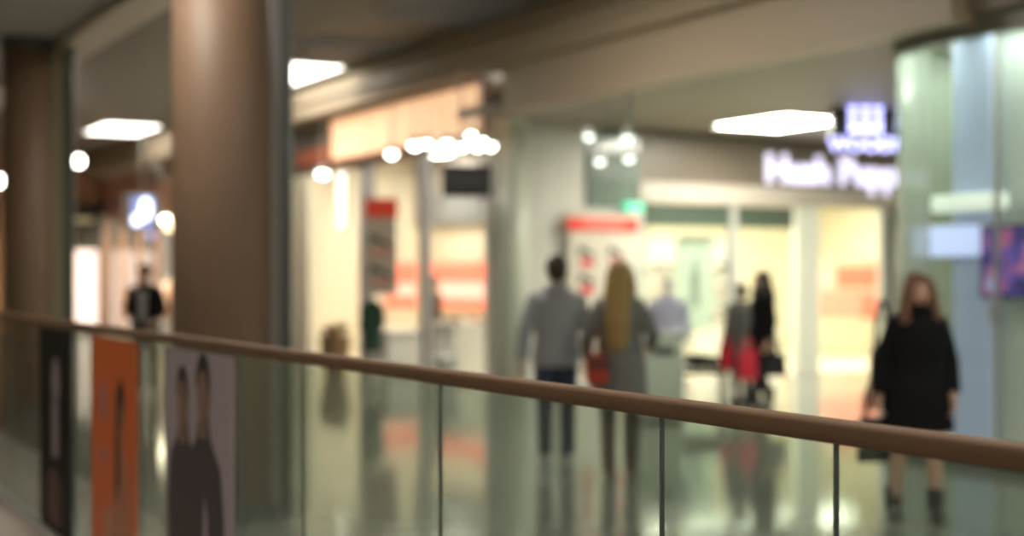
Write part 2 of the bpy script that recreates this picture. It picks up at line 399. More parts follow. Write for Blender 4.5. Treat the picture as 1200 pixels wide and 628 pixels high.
# ------------------------------------------------------------------ columns
M_col = mat('brown_stone_cladding', (0.23, 0.145, 0.095), 0.5, noise=0.10, nscale=3, stretch=(1, 1, 0.3))
def column(x, y, r, label):
    t = thing('round_column', label, 'column', (x, y, 0))
    bm = bmesh.new(); loft(bm, [(0, 0, 0.10, r, r), (0, 0, 2.4, r, r), (0, 0, 4.2, r, r)], 48); obj('shaft', bm, M_col, t, True)
    bm = bmesh.new(); loft(bm, [(0, 0, 0, r + .03, r + .03), (0, 0, 0.10, r + .03, r + .03)], 48); obj('base_ring', bm, M_steel, t)
    bm = bmesh.new(); loft(bm, [(0, 0, 4.2, r + .015, r + .015), (0, 0, 4.32, r + .015, r + .015)], 48); obj('top_ring', bm, M_steel, t)
    return t
for (px, d, rr, edge, sw, lab, flab) in ((260, 9.46, 0.325, 0.07, 0.065, 'wide brown stone column rising behind the lilac-grey poster', 'tall dark steel fin with a strip for the lit side of the wide brown column'),
                     (33, 16.4, 0.28, 0.10, 0.15, 'brown stone column at the far left end of the balustrade, meeting the ceiling', 'tall dark steel fin with an olive strip for the lighter side of the far left column')):
    p = at(px, d); column(p.x, p.y, rr, lab)
    # steel fin; its strip stands for the column's lighter, lit side
    f = thing('column_fin', flab, 'fin', (p.x + (rr + .004) * CY, p.y - (rr + .004) * SY, 0), R(-YAW))
    obj('steel_edge', box(sw, sw + edge, -0.03, 0.03, 0, 4.31), M_steel, f)
    obj('lit_side_strip', box(0, sw - .002, -0.012, 0.012, 0, 4.31), mat('olive_lit_side', (0.30, 0.27, 0.18), 0.25) if d > 10 else mat('grey_lit_side', (0.30, 0.29, 0.28), 0.2), f)

# ------------------------------------------------------------------ ceiling fixtures
def ceiling_light(x0, x1, y0, y1, z, label, m=None, group=None):
    cx, cy = (x0 + x1) / 2, (y0 + y1) / 2
    t = thing('ceiling_light', label, 'ceiling light', (cx, cy, z), 0, group)
    a, b = (x1 - x0) / 2, (y1 - y0) / 2
    bm = bmesh.new()
    bx(bm, -a - .05, -a, -b - .05, b + .05, -.03, 0.0); bx(bm, a, a + .05, -b - .05, b + .05, -.03, 0.0)
    bx(bm, -a, a, -b - .05, -b, -.03, 0.0); bx(bm, -a, a, b, b + .05, -.03, 0.0)
    f_ = obj('frame', bm, M_alu, t)
    obj('diffuser', box(-a, a, -b, b, -0.02, -0.004), m or M_lamp, f_)
    return t
ceiling_light(7.05, 8.6, 20.8, 23.6, 4.9, 'bright square ceiling panel just right of the wide brown column', M_lamp2)
ceiling_light(7.3, 8.5, 31.0, 33.2, 4.9, 'long glowing ceiling panel between the two brown columns', M_lamp2)
for k, y0 in enumerate((1.5, 11.0)):
    ceiling_light(5.0, 6.6, y0, y0 + 2.2, 4.9, 'ceiling panel over the walkway near the balustrade', None, 'near walkway ceiling panels')
for k, y0 in enumerate((2.0, 8.0)):
    ceiling_light(1.2, 2.2, y0, y0 + 1.2, 4.32, 'small ceiling panel above the balustrade', None, 'ceiling panels above the balustrade')
# court fixture: wide luminous tray under the court ceiling
p = at(915, 20.3)
t = ceiling_light(p.x - 0.6, p.x + 0.6, p.y - 0.8, p.y + 0.8, 3.80, 'large blown-out ceiling light in the court above the shop entrance', mat('court_lamp', (1, 1, 1), 0.5, emit=34, ecol=(1, 0.95, 0.80)))
ceiling_light(12.6, 18.0, 10.6, 11.8, 3.80, 'added fill panel in the court, hidden by the curved glass corner')  # added lamp hidden from view, brightens the pale block
for k, y0 in enumerate((-1.0, 3.0, 7.0)):  # added lamps out of view, to light the balustrade posters
    ceiling_light(-1.6, -0.4, y0, y0 + 1.8, 4.32, 'added unseen fill panel over the near side of the balustrade', mat('near_fill_lamp', (1, 1, 1), .5, emit=4, ecol=(1, .92, .82)), 'added fill panels over the near side of the balustrade')
for k, y0 in enumerate((1.0, 5.0)):  # added lamps hidden behind the header, to brighten the backing
    ceiling_light(9.52, 9.68, y0, y0 + 3.8, 3.785, 'added slim fill lamp inside the glass shop front', mat('mint_fill_lamp', (1, 1, 1), .5, emit=15, ecol=(.88, 1, .93)), 'added slim fill lamps inside the glass shop front')
ceiling_light(10.25, 14.0, 9.62, 9.78, 3.785, 'added slim fill lamp beyond the curved corner of the glass shop', mat('mint_fill_lamp', (1, 1, 1), .5, emit=20))  # added hidden lamp for the side past the corner
ceiling_light(9.58, 9.85, 9.36, 9.74, 3.785, 'added short fill lamp at the curved corner of the glass shop', mat('mint_corner_fill', (1, 1, 1), .5, emit=80, ecol=(.9, 1, .93)))  # added lamp to lift the dark curved corner
# unlit panels
for (n0, n1, u0, u1, lab) in ((7.1, 8.6, 15.0, 16.6, 'unlit blue-grey panel in the dark ceiling nearest the top edge'), (7.1, 8.6, 18.3, 19.6, 'unlit blue-grey panel in the dark ceiling beside the bright square light')):
    t = thing('ceiling_vent', lab, 'vent', ((n0 + n1) / 2, (u0 + u1) / 2, 4.9))
    a, b = (n1 - n0) / 2, (u1 - u0) / 2
    obj('frame', box(-a, a, -b, b, -0.02, -0.001), mat('blue_grey_metal', (0.26, 0.26, 0.27), 0.5), t)
    bm = bmesh.new()
    for k in range(10):
        y = -b + 0.08 + k * (2 * b - 0.16) / 9.5; bx(bm, -a + .06, a - .06, y, y + .05, -0.035, -0.021)
    obj('grille', bm, mat('blue_grey_slat', (0.20, 0.20, 0.22), 0.5), t)
# small downlights
def downlight(px, py, z, r, label, m=M_spot, group=None):
    d = (z - 1.6) * FPX / (323 - py); p = at(px, d)
    t = thing('spot_lamp', label, 'spot lamp', (p.x, p.y, z), 0, group)
    bm = bmesh.new(); loft(bm, [(0, 0, 0.0, r * 1.25, r * 1.25), (0, 0, 0.09, r * 1.1, r * 1.1), (0, 0, 0.10, .015, .015), (0, 0, 0.14, .015, .015)], 24); t_ = obj('housing', bm, M_alu, t, False)
    bm = bmesh.new(); loft(bm, [(0, 0, -0.02, r * .6, r * .6), (0, 0, -0.008, r, r), (0, 0, -0.001, r, r)], 24); obj('bulb', bm, m, t, True)
    return t
def hang(px, py, d, r, label, m=M_spot, cz=3.5, group=None):
    if d < 15: d = d / (CY * (px - 600) / FPX + SY)      # small values give the distance from the walkway's edge line
    z = zz(py, d); p = at(px, d)
    t = thing('spot_lamp', label, 'spot lamp', (p.x, p.y, z), 0, group)
    bm = bmesh.new(); loft(bm, [(0, 0, 0.01, r * 1.2, r * 1.2), (0, 0, 0.12, r * .9, r * .9)], 20); tube(bm, [(0, 0, .11), (0, 0, cz - z)], 0.01, 8); hs = obj('housing', bm, M_alu, t)
    bm = bmesh.new(); ell(bm, (0, 0, 0), (r, r, r * .8)); obj('bulb', bm, m, hs, True)
    return t

# ------------------------------------------------------------------ shop sign lettering
def fx_sign(px0, d, z): return at(px0, d, z)
t = thing('sign_lettering', 'lit white Hush Puppies lettering on the brown fascia', 'sign', (14.55, 17.80, 3.10))
text_obj('word', 'Hush', 0.64, 0.03, M_ledw, t, bold=0.014, align='LEFT')
text_obj('word', 'Puppies', 0.64, 0.03, M_ledw, t, x=1.54, bold=0.014, align='LEFT')

# hanging black sign box with crown-like logo
p = at(1014, 18.6)
t = thing('hanging_sign', 'black hanging sign box with glowing lilac logo and word', 'sign', (p.x, p.y, zz(181, 18.6)), R(-YAW + 4))
SW, SH = 0.44, 0.70
obj('sign_box', box(-SW, SW, 0, 0.16, 0, SH, 0.01), M_black, t)
bm = bmesh.new()
for k in (-1, 0, 1):
    bx(bm, k * 0.17 - 0.045, k * 0.17 + 0.045, -0.02, -0.002, 0.30, 0.66)
bx(bm, -0.215, 0.215, -0.02, -0.002, 0.30, 0.36); bx(bm, -0.25, 0.25, -0.02, -0.002, 0.60, 0.66)
obj('logo', bm, M_led, t)
text_obj('sign_word', 'WOODS', 0.25, 0.008, M_led, t, 0, -0.012, 0.05, bold=0.010)
for sx in (-.3, .3):
    bm = bmesh.new(); tube(bm, [(sx, .08, SH), (sx, .08, 3.80 - zz(181, 18.6))], .012, 8); obj('hanger', bm, M_alu, t)

# unlit dark blade sign
p = at(547, 18.6)
t = thing('hanging_sign', 'dark unlit sign box hanging left of the pale column', 'sign', (p.x, p.y, zz(231, 18.6)), R(-YAW))
obj('sign_box', box(-0.32, 0.32, 0, 0.14, 0, 0.42, 0.01), M_black, t)
bm = bmesh.new()
for k in range(6): bx(bm, -0.2 + k * .07, -0.2 + k * .07 + .045, -0.008, -0.001, 0.17, 0.25)
obj('faded_marks', bm, mat('faded_grey_print', (0.07, 0.07, 0.06), 0.6), t)
for sx in (-.1, .2):
    bm = bmesh.new(); tube(bm, [(sx, .07, .42), (sx, .07, 4.32 - zz(231, 18.6))], .012, 8); obj('hanger', bm, M_alu, t)

# peach fascia of the shop beyond; its own glow stands for warm cove uplight
t = thing('glowing_fascia', 'peach fascia panel with cove uplight put in as glow above the shop left of the pale column', 'fascia', (9.22, 17.3, 3.46))
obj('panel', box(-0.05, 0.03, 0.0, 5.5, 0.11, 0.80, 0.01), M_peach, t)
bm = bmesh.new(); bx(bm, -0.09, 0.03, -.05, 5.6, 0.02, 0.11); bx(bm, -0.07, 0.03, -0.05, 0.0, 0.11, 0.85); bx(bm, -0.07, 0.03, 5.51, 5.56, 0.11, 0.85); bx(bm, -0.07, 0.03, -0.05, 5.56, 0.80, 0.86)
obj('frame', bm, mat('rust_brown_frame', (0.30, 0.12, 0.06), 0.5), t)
tag(obj('red_end_panel', box(9.20, 9.27, 22.95, 24.6, 3.56, 3.86, 0.01), mat('rust_panel', (0.5, 0.13, 0.06), 0.5)), 'small rust-red panel at the far end of the peach fascia', 'panel')

# pale half-round pilaster at the corner of the block
t = thing('pale_column', 'tall pale green-grey column right of the coral shop displays', 'column', (9.83, 17.60, 0))
bm = bmesh.new(); loft(bm, [(0, 0, 0.08, .20, .20), (0, 0, 3.7, .20, .20)], 40); obj('shaft', bm, M_palegreen, t, True)
bm = bmesh.new(); loft(bm, [(0, 0, 0, .22, .22), (0, 0, .08, .22, .22)], 40); obj('base_ring', bm, M_alu, t)
bm = bmesh.new(); loft(bm, [(0, 0, 3.7, .22, .22), (0, 0, 3.80, .22, .22)], 40); obj('top_ring', bm, M_palegreen, t)
# glossy cladding panels on the block
for k, (x0, x1) in enumerate(((10.06, 10.36), (10.38, 10.98))):
    tag(obj('cladding_panel', box(x0, x1, 17.80, 17.838, 0.02, 3.78), M_mauve), ('glossy pale cladding panel beside the pale green-grey column' if k == 0 else 'glossy pale cladding panel left of the sale display board'), 'panel')
M_teal = mat('teal_dark_glass', (0.16, 0.21, 0.18), 0.12)
tag(obj('cladding_panel', box(11.2, 12.12, 17.80, 17.838, 2.62, 3.78), M_teal), 'dark teal glass panel above the sale display board', 'panel')
tag(obj('cladding_panel', box(11.86, 12.12, 17.79, 17.838, 0.02, 2.60), M_palegreen), 'narrow pale panel right of the sale display board', 'panel')
# sale board
d0 = 20.3
t = thing('sale_board', 'white sale display board with a red header behind the couple', 'board', (11.38, 17.66, 0))
obj('panel', box(-0.58, 0.58, 0, 0.06, 0.06, 2.52, 0.006), mat('warm_white_board', (0.66, 0.62, 0.52), 0.5), t)
obj('header', box(-0.62, 0.62, -0.03, -0.002, 2.26, 2.45, 0.006), mat('header_red', (0.65, 0.035, 0.02), 0.5, emit=0.25, ecol=(0.9, 0.1, 0.06)), t)
obj('header_stripe', box(-0.36, 0.36, -0.036, -0.031, 2.325, 2.375), mat('header_pale', (0.75, 0.4, 0.33), 0.5), t)
obj('foot', box(-0.56, 0.56, -0.15, 0.12, 0, 0.06, 0.01), M_alu, t)
def shoe_outline(s):
    return [(-.5 * s, 0), (-.42 * s, 0), (-.36 * s, .28 * s), (-.05 * s, .14 * s), (.2 * s, 0), (.5 * s, 0), (.52 * s, .08 * s), (.3 * s, .17 * s), (.05 * s, .36 * s), (-.25 * s, .52 * s), (-.5 * s, .56 * s)]
for (x, z) in ((-0.27, 1.86), (0.24, 1.86), (-0.27, 1.46), (0.24, 1.46)):
    bm = bmesh.new(); poly(bm, [(x + a, z + .02 + b) for a, b in shoe_outline(0.26)], -0.012, -0.002); sp = obj('shoe_picture', bm, M_black, t)
    obj('price_tag', box(x - .11, x + .11, -0.012, -0.002, z - 0.13, z - 0.01), mat('price_red', (0.7, 0.05, 0.07), 0.5), sp)
# exit sign
p = at(731, 20.6)
t = thing('exit_sign', 'small green glowing exit sign above the sale board', 'sign', (11.98, 17.70, 2.57))
obj('sign_box', box(-.16, .16, 0, .08, 0, .12, 0.005), mat('exit_green', (0.1, 0.6, 0.4), 0.5, emit=0.9, ecol=(0.1, 0.75, 0.45)), t)
bm = bmesh.new(); poly(bm, [(-.06, .06), (0, .095), (0, .07), (.07, .07), (.07, .05), (0, .05), (0, .025)], -.004, -.001); obj('arrow', bm, M_white, t)
# small glowing balls standing in for lamp reflections on the block
for px, py in ((690, 160), (735, 162), (703, 189), (737, 186)):
    hang(px, py, 17.2, 0.055, 'small glowing ball for a lamp reflection, one of four above the sale board', mat('reflection_spot', (1, 1, .9), .5, emit=3.0, ecol=(.85, 1, .86)), 3.80, 'four lamp reflections over the sale board')

# ------------------------------------------------------------------ Hush Puppies shopfront
M_sglass = glass('clear_glass', (0.93, 0.96, 0.94), 1.0)
fr = mat('satin_frame', (0.52, 0.53, 0.50), 0.35, 0.3)
wcount = [2]
def front_pane(x0, x1, y=17.9, z0=0.1, z1=2.70):
    o = struct('window_%d' % wcount[0], box(x0, x1, y - .006, y + .006, z0, z1), M_sglass); wcount[0] += 1
    return o
for x0, x1 in ((12.2, 13.9), (14.04, 15.2), (15.74, 17.1)):
    if x0 != 14.04 or True: front_pane(x0, x1)
for x0, x1 in ((12.13, 12.24), (13.90, 14.04), (17.08, 17.20)):
    struct('trim_12', box(x0, x1, 17.86, 17.96, 0, 2.72), fr)
struct('trim_12', box(15.24, 15.72, 17.86, 18.0, 0, 2.72), mat('white_post', (0.72, 0.74, 0.64), 0.4, emit=0.0))
struct('trim_12', box(12.2, 15.2, 17.9, 17.94, 2.36, 2.70), mat('dark_green_transom', (0.09, 0.12, 0.095), 0.3))
struct('trim_13', box(17.2, 17.45, 17.86, 18.0, 0, 2.72), M_slate)
for k, (x0, x1, y0, y1) in enumerate(((12.8, 15.8, 18.8, 19.6), (16.2, 20.2, 18.8, 19.6), (12.8, 15.8, 21.6, 22.4), (16.2, 20.2, 21.6, 22.4))):
    ceiling_light(x0, x1, y0, y1, 3.3, ['long lit panel inside the entrance of the shoe shop', 'long lit panel inside the shoe shop behind the right window', 'long lit panel deep inside the shoe shop', 'long lit panel at the back right of the shoe shop'][k], M_shoplamp)
# window poster
t = thing('window_poster', 'tall pale poster with a grey figure inside the shoe shop window', 'poster', (13.50, 18.25, 0))
obj('sheet', box(-.36, .36, 0, .03, .75, 2.22), mat('pale_mint_paper', (0.62, 0.70, 0.58), 0.5, emit=0.12), t)
bm = bmesh.new(); poly(bm, [(-.07, 1.1), (-.09, 1.6), (-.05, 1.75), (.05, 1.75), (.09, 1.6), (.07, 1.1)], -.006, -.001); poly(bm, oval(0, 1.84, .055, .07), -.006, -.001); obj('grey_figure', bm, mat('print_grey', (.33, .36, .32), .6), t)
bm = bmesh.new(); tube(bm, [(-.3, .015, 0.01), (-.3, .015, .76)], .015, 8); tube(bm, [(.3, .015, 0.01), (.3, .015, .76)], .015, 8); obj('stand', bm, M_alu, t)
# coral display wall at back right
t = thing('sale_display', 'coral red sale display on the back wall of the shoe shop', 'display', (20.0, 21.3, 0))
obj('board', box(-1.5, .68, 0, .08, 0, 1.95, .004), mat('cream_board', (.75, .70, .52), .5), t)
PX, PY = None, None
for (px0, px1, py0, py1, m) in ((980, 1042, 313, 336, M_pinkred), (962, 1042, 341, 370, mat('light_coral_panel', (.6, .2, .12), .5, emit=.65, ecol=(1, .45, .32))), (1008, 1042, 345, 372, M_pinkred), (948, 976, 316, 336, M_pinkpale)):  # sale panels carry an added glow too
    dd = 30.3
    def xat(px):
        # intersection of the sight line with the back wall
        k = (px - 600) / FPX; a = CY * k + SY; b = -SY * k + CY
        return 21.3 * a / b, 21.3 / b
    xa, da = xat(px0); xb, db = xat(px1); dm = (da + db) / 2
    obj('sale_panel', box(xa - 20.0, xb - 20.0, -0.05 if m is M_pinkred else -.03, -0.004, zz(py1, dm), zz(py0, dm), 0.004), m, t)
# shelf units with shoes on them
M_shoe = [mat('brown_leather', (0.20, 0.09, 0.04), 0.4), mat('tan_leather', (0.45, 0.25, 0.12), 0.4), mat('cream_leather', (0.7, 0.6, 0.45), 0.4), M_black]
def shoe_bm(s=0.28):
    bm = bmesh.new()
    for sx in (-.06, .06):
        ell(bm, (sx, .06, .035), (.04, .11, .035)); ell(bm, (sx, -.06, .05), (.036, .07, .05)); bx(bm, sx - .035, sx + .035, -.12, .16, 0, .018)
    return bm
shoe_me = []
for k, m in enumerate(M_shoe):
    o = obj('shoe_pair', shoe_bm(), m, None, False); shoe_me.append(o.data); bpy.data.objects.remove(o)
def shelf_unit(x, y, rz, wdt, levels, label, zs=0.5, fill=True, group=None, mshelf=None):
    t = thing('shelf_unit', label, 'shelf', (x, y, 0.012), rz)
    bm = bmesh.new(); bx(bm, -wdt / 2, wdt / 2, 0, .03, 0, zs * levels + .35); obj('back_panel', bm, mshelf or M_white, t)
    for s in (-1, 1): obj('side_panel', box(s * wdt / 2 - .02, s * wdt / 2 + .02, -.34, .03, 0, zs * levels + .35, .003), mshelf or M_white, t)
    n = 0
    for L in range(levels):
        z = .35 + L * zs * .92
        obj('shelf', box(-wdt / 2 + .02, wdt / 2 - .02, -.32, 0, z, z + .03), mshelf or M_white, t)
        if fill:
            cnt = int(wdt / .42)
            for k in range(cnt):
                lx = -wdt / 2 + (k + .5) * wdt / cnt
                o = bpy.data.objects.new('shoe_pair', shoe_me[(k + L * 2) % 4]); C.objects.link(o)
                cr, sr = math.cos(rz), math.sin(rz); ly = -.16
                o.location = (x + lx * cr - ly * sr, y + lx * sr + ly * cr, 0.012 + z + .031); o.rotation_euler = (0, 0, rz + PI)
                tag(o, 'pair of shoes on the ' + group, 'shoes', 'shoes on the ' + group)
    return t
shelf_unit(14.6, 24.30, 0, 2.4, 4, 'white wall shelves of shoes seen between the shop mullions', .5, True, 'white wall shelves in the shoe shop')
shelf_unit(17.6, 24.30, 0, 2.6, 4, 'white wall shelves behind the wide white door post', .5, True, 'white shelves behind the door post')
def display_table(x, y, w_, d_, h_, label, m=None, rz=0):
    t = thing('display_table', label, 'table', (x, y, 0.012), rz)
    obj('table_top', box(-w_ / 2, w_ / 2, -d_ / 2, d_ / 2, h_ - .04, h_, .006), m or M_white, t)
    obj('plinth', box(-w_ / 2 + .08, w_ / 2 - .08, -d_ / 2 + .08, d_ / 2 - .08, 0, h_ - .04, .006), m or M_white, t)
    return t
def put_shoes(x, y, z, n, dx, where):
    for k in range(n):
        o = bpy.data.objects.new('shoe_pair', shoe_me[k % 4]); C.objects.link(o); o.location = (x + k * dx, y, z); o.rotation_euler = (0, 0, PI + .3 * k)
        tag(o, 'pair of shoes on the ' + where, 'shoes', 'shoes on the ' + where)
display_table(16.4, 20.9, 1.6, .8, .75, 'white display table inside the shoe shop entrance'); put_shoes(15.9, 20.9, .764, 3, .5, 'white table in the shoe shop')
display_table(13.4, 20.4, 1.1, .7, .85, 'white display table behind the left shoe shop window'); put_shoes(13.1, 20.4, .864, 2, .5, 'white table behind the left window')

# ------------------------------------------------------------------ shop left of the pale column
ceiling_light(10.7, 12.0, 18.7, 19.4, 3.9, 'ceiling panel inside the shop behind the pale column', M_shoplamp2)
ceiling_light(10.7, 12.0, 21.0, 21.7, 3.9, 'ceiling panel in the middle of the coral display shop', M_shoplamp2)
ceiling_light(10.7, 12.0, 23.6, 24.3, 3.9, 'ceiling panel at the far end of the coral display shop', M_shoplamp2)
for px, py, rr in ((486, 170, .075), (500, 168, .06), (524, 168, .07), (552, 158, .05), (541, 172, .06), (560, 171, .07), (575, 171, .06), (512, 173, .05)):
    hang(px, py, 8.95, rr, 'bright round spot lamp in the row under the peach fascia', M_spot, 4.32, 'row of spot lamps under the peach fascia')
hang(459, 180, 8.95, .07, 'single round spot lamp left of the row of lamps', M_spot, 4.32)
hang(378, 203, 9.02, .09, 'round lamp above the cream pilaster', M_spot, 4.32)
# white post on the shopfront
tag(obj('shopfront_post', box(9.30, 9.40, 19.35, 19.56, 0, 3.44, .01), mat('cool_white_post', (0.50, 0.50, 0.53), .4)), 'white post in front of the coral displays', 'post')
tag(obj('shopfront_post', box(9.30, 9.46, 21.55, 21.9, 0, 3.44, .01), mat('grey_post', (0.42, 0.40, 0.38), .4)), 'grey post left of the red poster of shoes', 'post')
# glowing banner beside the pilaster
t = thing('lit_panel', 'narrow glowing white light box beside the cream pilaster', 'light box', (9.22, 22.45, 2.35), RZF)
obj('frame', box(-.18, .18, 0, .06, 0, 1.0, .004), M_alu, t); obj('hanger', box(-.01, .01, .02, .04, 1.0, 1.14), M_alu, t); obj('face', box(-.16, .16, -.008, -.001, .03, .97), mat('lightbox_face', (1, .95, .85), .5, emit=1.2, ecol=(1, .9, .74)), t)
tag(obj('cream_pilaster', box(9.12, 9.29, 23.75, 24.95, 0.0, 3.4, .01), mat('lit_cream', (0.88, 0.80, 0.62), .5)), 'broad cream pilaster right of the wide brown column', 'pilaster')
# coral wall displays with an added glow: positions on the back wall x=12.3
def wall12(px, X=12.28):
    k = (px - 600) / FPX; a = CY * k + SY; b = -SY * k + CY
    return X * b / a, X / a      # y, depth
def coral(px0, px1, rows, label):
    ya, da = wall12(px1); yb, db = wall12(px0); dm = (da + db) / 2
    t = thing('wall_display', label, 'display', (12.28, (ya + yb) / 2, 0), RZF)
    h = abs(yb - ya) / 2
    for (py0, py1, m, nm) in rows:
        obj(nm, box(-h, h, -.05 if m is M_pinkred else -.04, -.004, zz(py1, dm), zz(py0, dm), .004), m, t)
coral(497, 574, ((308, 330, M_pinkred, 'upper_band'), (331, 349, M_pinkpale, 'pale_band'), (350, 362, M_pinkred, 'lower_band')), 'wide coral and white display with added glow right of the white post')
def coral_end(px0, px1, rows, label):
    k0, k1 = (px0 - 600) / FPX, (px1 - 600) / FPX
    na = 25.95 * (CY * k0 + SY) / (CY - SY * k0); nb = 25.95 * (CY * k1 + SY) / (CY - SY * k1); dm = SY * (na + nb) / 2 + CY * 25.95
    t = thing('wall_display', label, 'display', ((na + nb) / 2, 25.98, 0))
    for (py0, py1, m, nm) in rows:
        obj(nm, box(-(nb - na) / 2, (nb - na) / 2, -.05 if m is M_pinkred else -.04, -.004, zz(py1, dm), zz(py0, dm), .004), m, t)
coral_end(452, 487, ((308, 332, M_pinkred, 'upper_band'), (333, 346, M_pinkpale, 'pale_band'), (347, 360, M_pinkred, 'lower_band')), 'narrow coral and white display with added glow left of the white post')
# slate panel on the upper wall
ya, _ = wall12(573, 12.22); yb, dm = wall12(505, 12.22)
tag(obj('upper_wall_panel', box(12.18, 12.24, ya, yb, 2.57, 3.15, .004), M_slate), 'slate grey upper wall panel beneath the dark unlit sign', 'panel')
# red poster with shoe pictures
p = at(447, 21.8)
t = thing('hanging_poster', 'narrow cream poster of shoes with a red header in the far shop', 'poster', (p.x, p.y, 0), R(-YAW))
obj('sheet', box(-.24, .24, 0, .02, zz(345, 22.2), zz(234, 22.2)), mat('poster_cream', (.62, .55, .45), .5), t)
obj('header', box(-.25, .25, -.02, -.001, zz(256, 22.2), zz(234, 22.2)), M_red, t)
for z in (zz(290, 22.2), zz(325, 22.2)):
    bm = bmesh.new()
    poly(bm, [(a, z + b) for a, b in shoe_outline(.36)], -.012, -.002); obj('shoe_picture', bm, mat('print_brown', (.13, .09, .07), .5), t)
    obj('price_tag', box(-.15, .15, -.012, -.002, z - .12, z - .03), mat('price_pink', (.75, .3, .25), .5), t)
for sx in (-.2, .2):
    bm = bmesh.new(); tube(bm, [(sx, .01, zz(234, 22.2)), (sx, .01, 4.32)], .006, 6); obj('hanger', bm, M_alu, t)
# counters
p = at(545, 22.4); display_table(p.x, p.y, .9, .9, .86, 'white display counter below the wide coral display')
put_shoes(p.x - .2, p.y, .874, 2, .4, 'white counter below the wide coral display')
p = at(468, 23.0); display_table(p.x, p.y, .8, .7, .72, 'white display counter left of the white post')
p = at(524, 20.6); display_table(p.x, p.y, .4, .4, .42, 'low white plinth beside the white shopfront post')
# wicker basket of goods
p = at(393, 22.6)
t = thing('goods_basket', 'brown wicker basket of goods at the foot of the cream pilaster', 'basket', (p.x, p.y, 0))
bm = bmesh.new(); loft(bm, [(0, 0, 0, .16, .16), (0, 0, .45, .24, .24), (0, 0, .62, .26, .26), (0, 0, .66, .27, .27)], 28); obj('basket_body', bm, mat('wicker', (.30, .18, .09), .8, noise=.5, nscale=60), t)
for k in range(7):
    bm = bmesh.new(); a = k * 2.4; ell(bm, (.13 * math.cos(a) * (k > 0), .13 * math.sin(a) * (k > 0), .72 + .03 * (k % 3)), (.09, .07, .07)); obj('goods', bm, [M_shoe[1], M_shoe[0], mat('olive_cloth', (.2, .18, .08), .8)][k % 3], t, True)

# ------------------------------------------------------------------ glass shop contents
zl = zz(237, 12.4)
p0 = at(1085, 12.6); 
t = thing('lamp_reflection_strip', 'pale glowing strip for a ceiling light reflected in the glass above the woman in black', 'reflection strip', (9.55, 8.92, zl), RZF)  # stands in for a ceiling light mirrored in the shop glass
obj('tube', box(-.42, .42, -.03, .03, -.07, .07, .02), mat('strip_pale', (.8, .85, .75), .5, emit=0.55, ecol=(.85, .95, .8)), t)
obj('bracket', box(-.3, .3, .03, .14, -.03, .03), M_alu, t)
p = at(1106, 12.35)
t = thing('lit_panel', 'pale blue glowing panel for a sign reflected in the glass above the woman in black', 'light box', (9.62, 9.20, zz(302, 12.6)), RZF + R(10))  # stands in for a lit sign mirrored in the shop glass
obj('frame', box(-.40, .40, 0, .06, 0, .30, .004), M_alu, t); obj('face', box(-.385, .385, -.008, -.001, .015, .285), mat('blue_sign_reflection', (.7, .8, 1), .5, emit=.7, ecol=(.52, .60, 1.0)), t)
# pillar with bluish light put into its colour and a faint glow
tag(obj('interior_pillar', box(9.70, 9.82, 8.80, 9.25, 0.06, 3.78, .01), mat('blue_lit_white', (.52, .60, .78), .5, emit=.12, ecol=(.55, .65, 1))), 'tall pillar with painted blue light behind the glass right of the woman in black', 'pillar')
# television
p = at(1190, 11.2)
t = thing('television', 'flat television with a violet picture behind the shop glass', 'television', (9.56, 8.14, zz(350, 12.0)), RZF)
obj('frame', box(-.66, .56, 0, .06, 0, .63, .01), M_black, t)
def tvm():
    m = bpy.data.materials.new('tv_picture'); m.use_nodes = True; nt = m.node_tree; b = nt.nodes['Principled BSDF']
    tc = nt.nodes.new('ShaderNodeTexCoord'); nz = nt.nodes.new('ShaderNodeTexNoise'); nz.inputs['Scale'].default_value = 5; nz.inputs['Detail'].default_value = 1
    cr = nt.nodes.new('ShaderNodeValToRGB'); e = cr.color_ramp.elements
    e[0].position = .35; e[0].color = (.02, .02, .10, 1); e[1].position = .7; e[1].color = (.45, .5, .8, 1)
    q = e.new(.5); q.color = (.16, .12, .50, 1); q = e.new(.58); q.color = (.55, .12, .22, 1)
    nt.links.new(tc.outputs['Object'], nz.inputs['Vector']); nt.links.new(nz.outputs['Fac'], cr.inputs[0]); nt.links.new(cr.outputs[0], b.inputs['Emission Color'])
    b.inputs['Base Color'].default_value = (0.01, 0.01, 0.02, 1); b.inputs['Emission Strength'].default_value = .5
    return m
obj('screen', box(-.63, .53, -.006, -.001, .03, .60), tvm(), t)
obj('wall_mount', box(-.1, .1, .06, .28, .2, .4), M_steel, t)

# ------------------------------------------------------------------ far left storefronts
M_far = mat('far_shop_glow', (1, .85, .65), .5)
ceiling_light(9.8, 11.2, 27.2, 33.0, 3.1, 'ceiling panel in the hidden shop behind the wide column', M_shoplamp)
ceiling_light(9.8, 11.2, 34.6, 39.0, 3.1, 'ceiling panel in the far shop behind the man in black', mat('far_lamp', (1, .9, .75), .5, emit=20, ecol=(1, .82, .60)))
for y0 in (34.6, 36.3, 38.0, 39.7):
    tag(obj('shopfront_post', box(9.30, 9.42, y0 - .05, y0 + .05, 0, 3.25), M_terracotta), 'brown post of the far shop window', 'post', 'posts of the far shop window')
for k, y0 in enumerate((34.66, 36.36, 38.06)): front_pane_o = struct('window_%d' % (wcount[0] + k), box(9.35, 9.36, y0, y0 + 1.58, .1, 3.2), M_sglass)
GC = [mat('garment_pink', (.5, .2, .15), .8), mat('garment_cream', (.7, .55, .4), .8), mat('garment_white', (.75, .7, .65), .8), mat('garment_tan', (.5, .35, .22), .8)]
bm = bmesh.new(); loft(bm, [(0, 0, 0, .24, .04), (0, 0, .5, .20, .04), (0, 0, .95, .22, .04), (0, 0, 1.08, .05, .03), (0, 0, 1.20, .008, .008)], 14)
gme = []
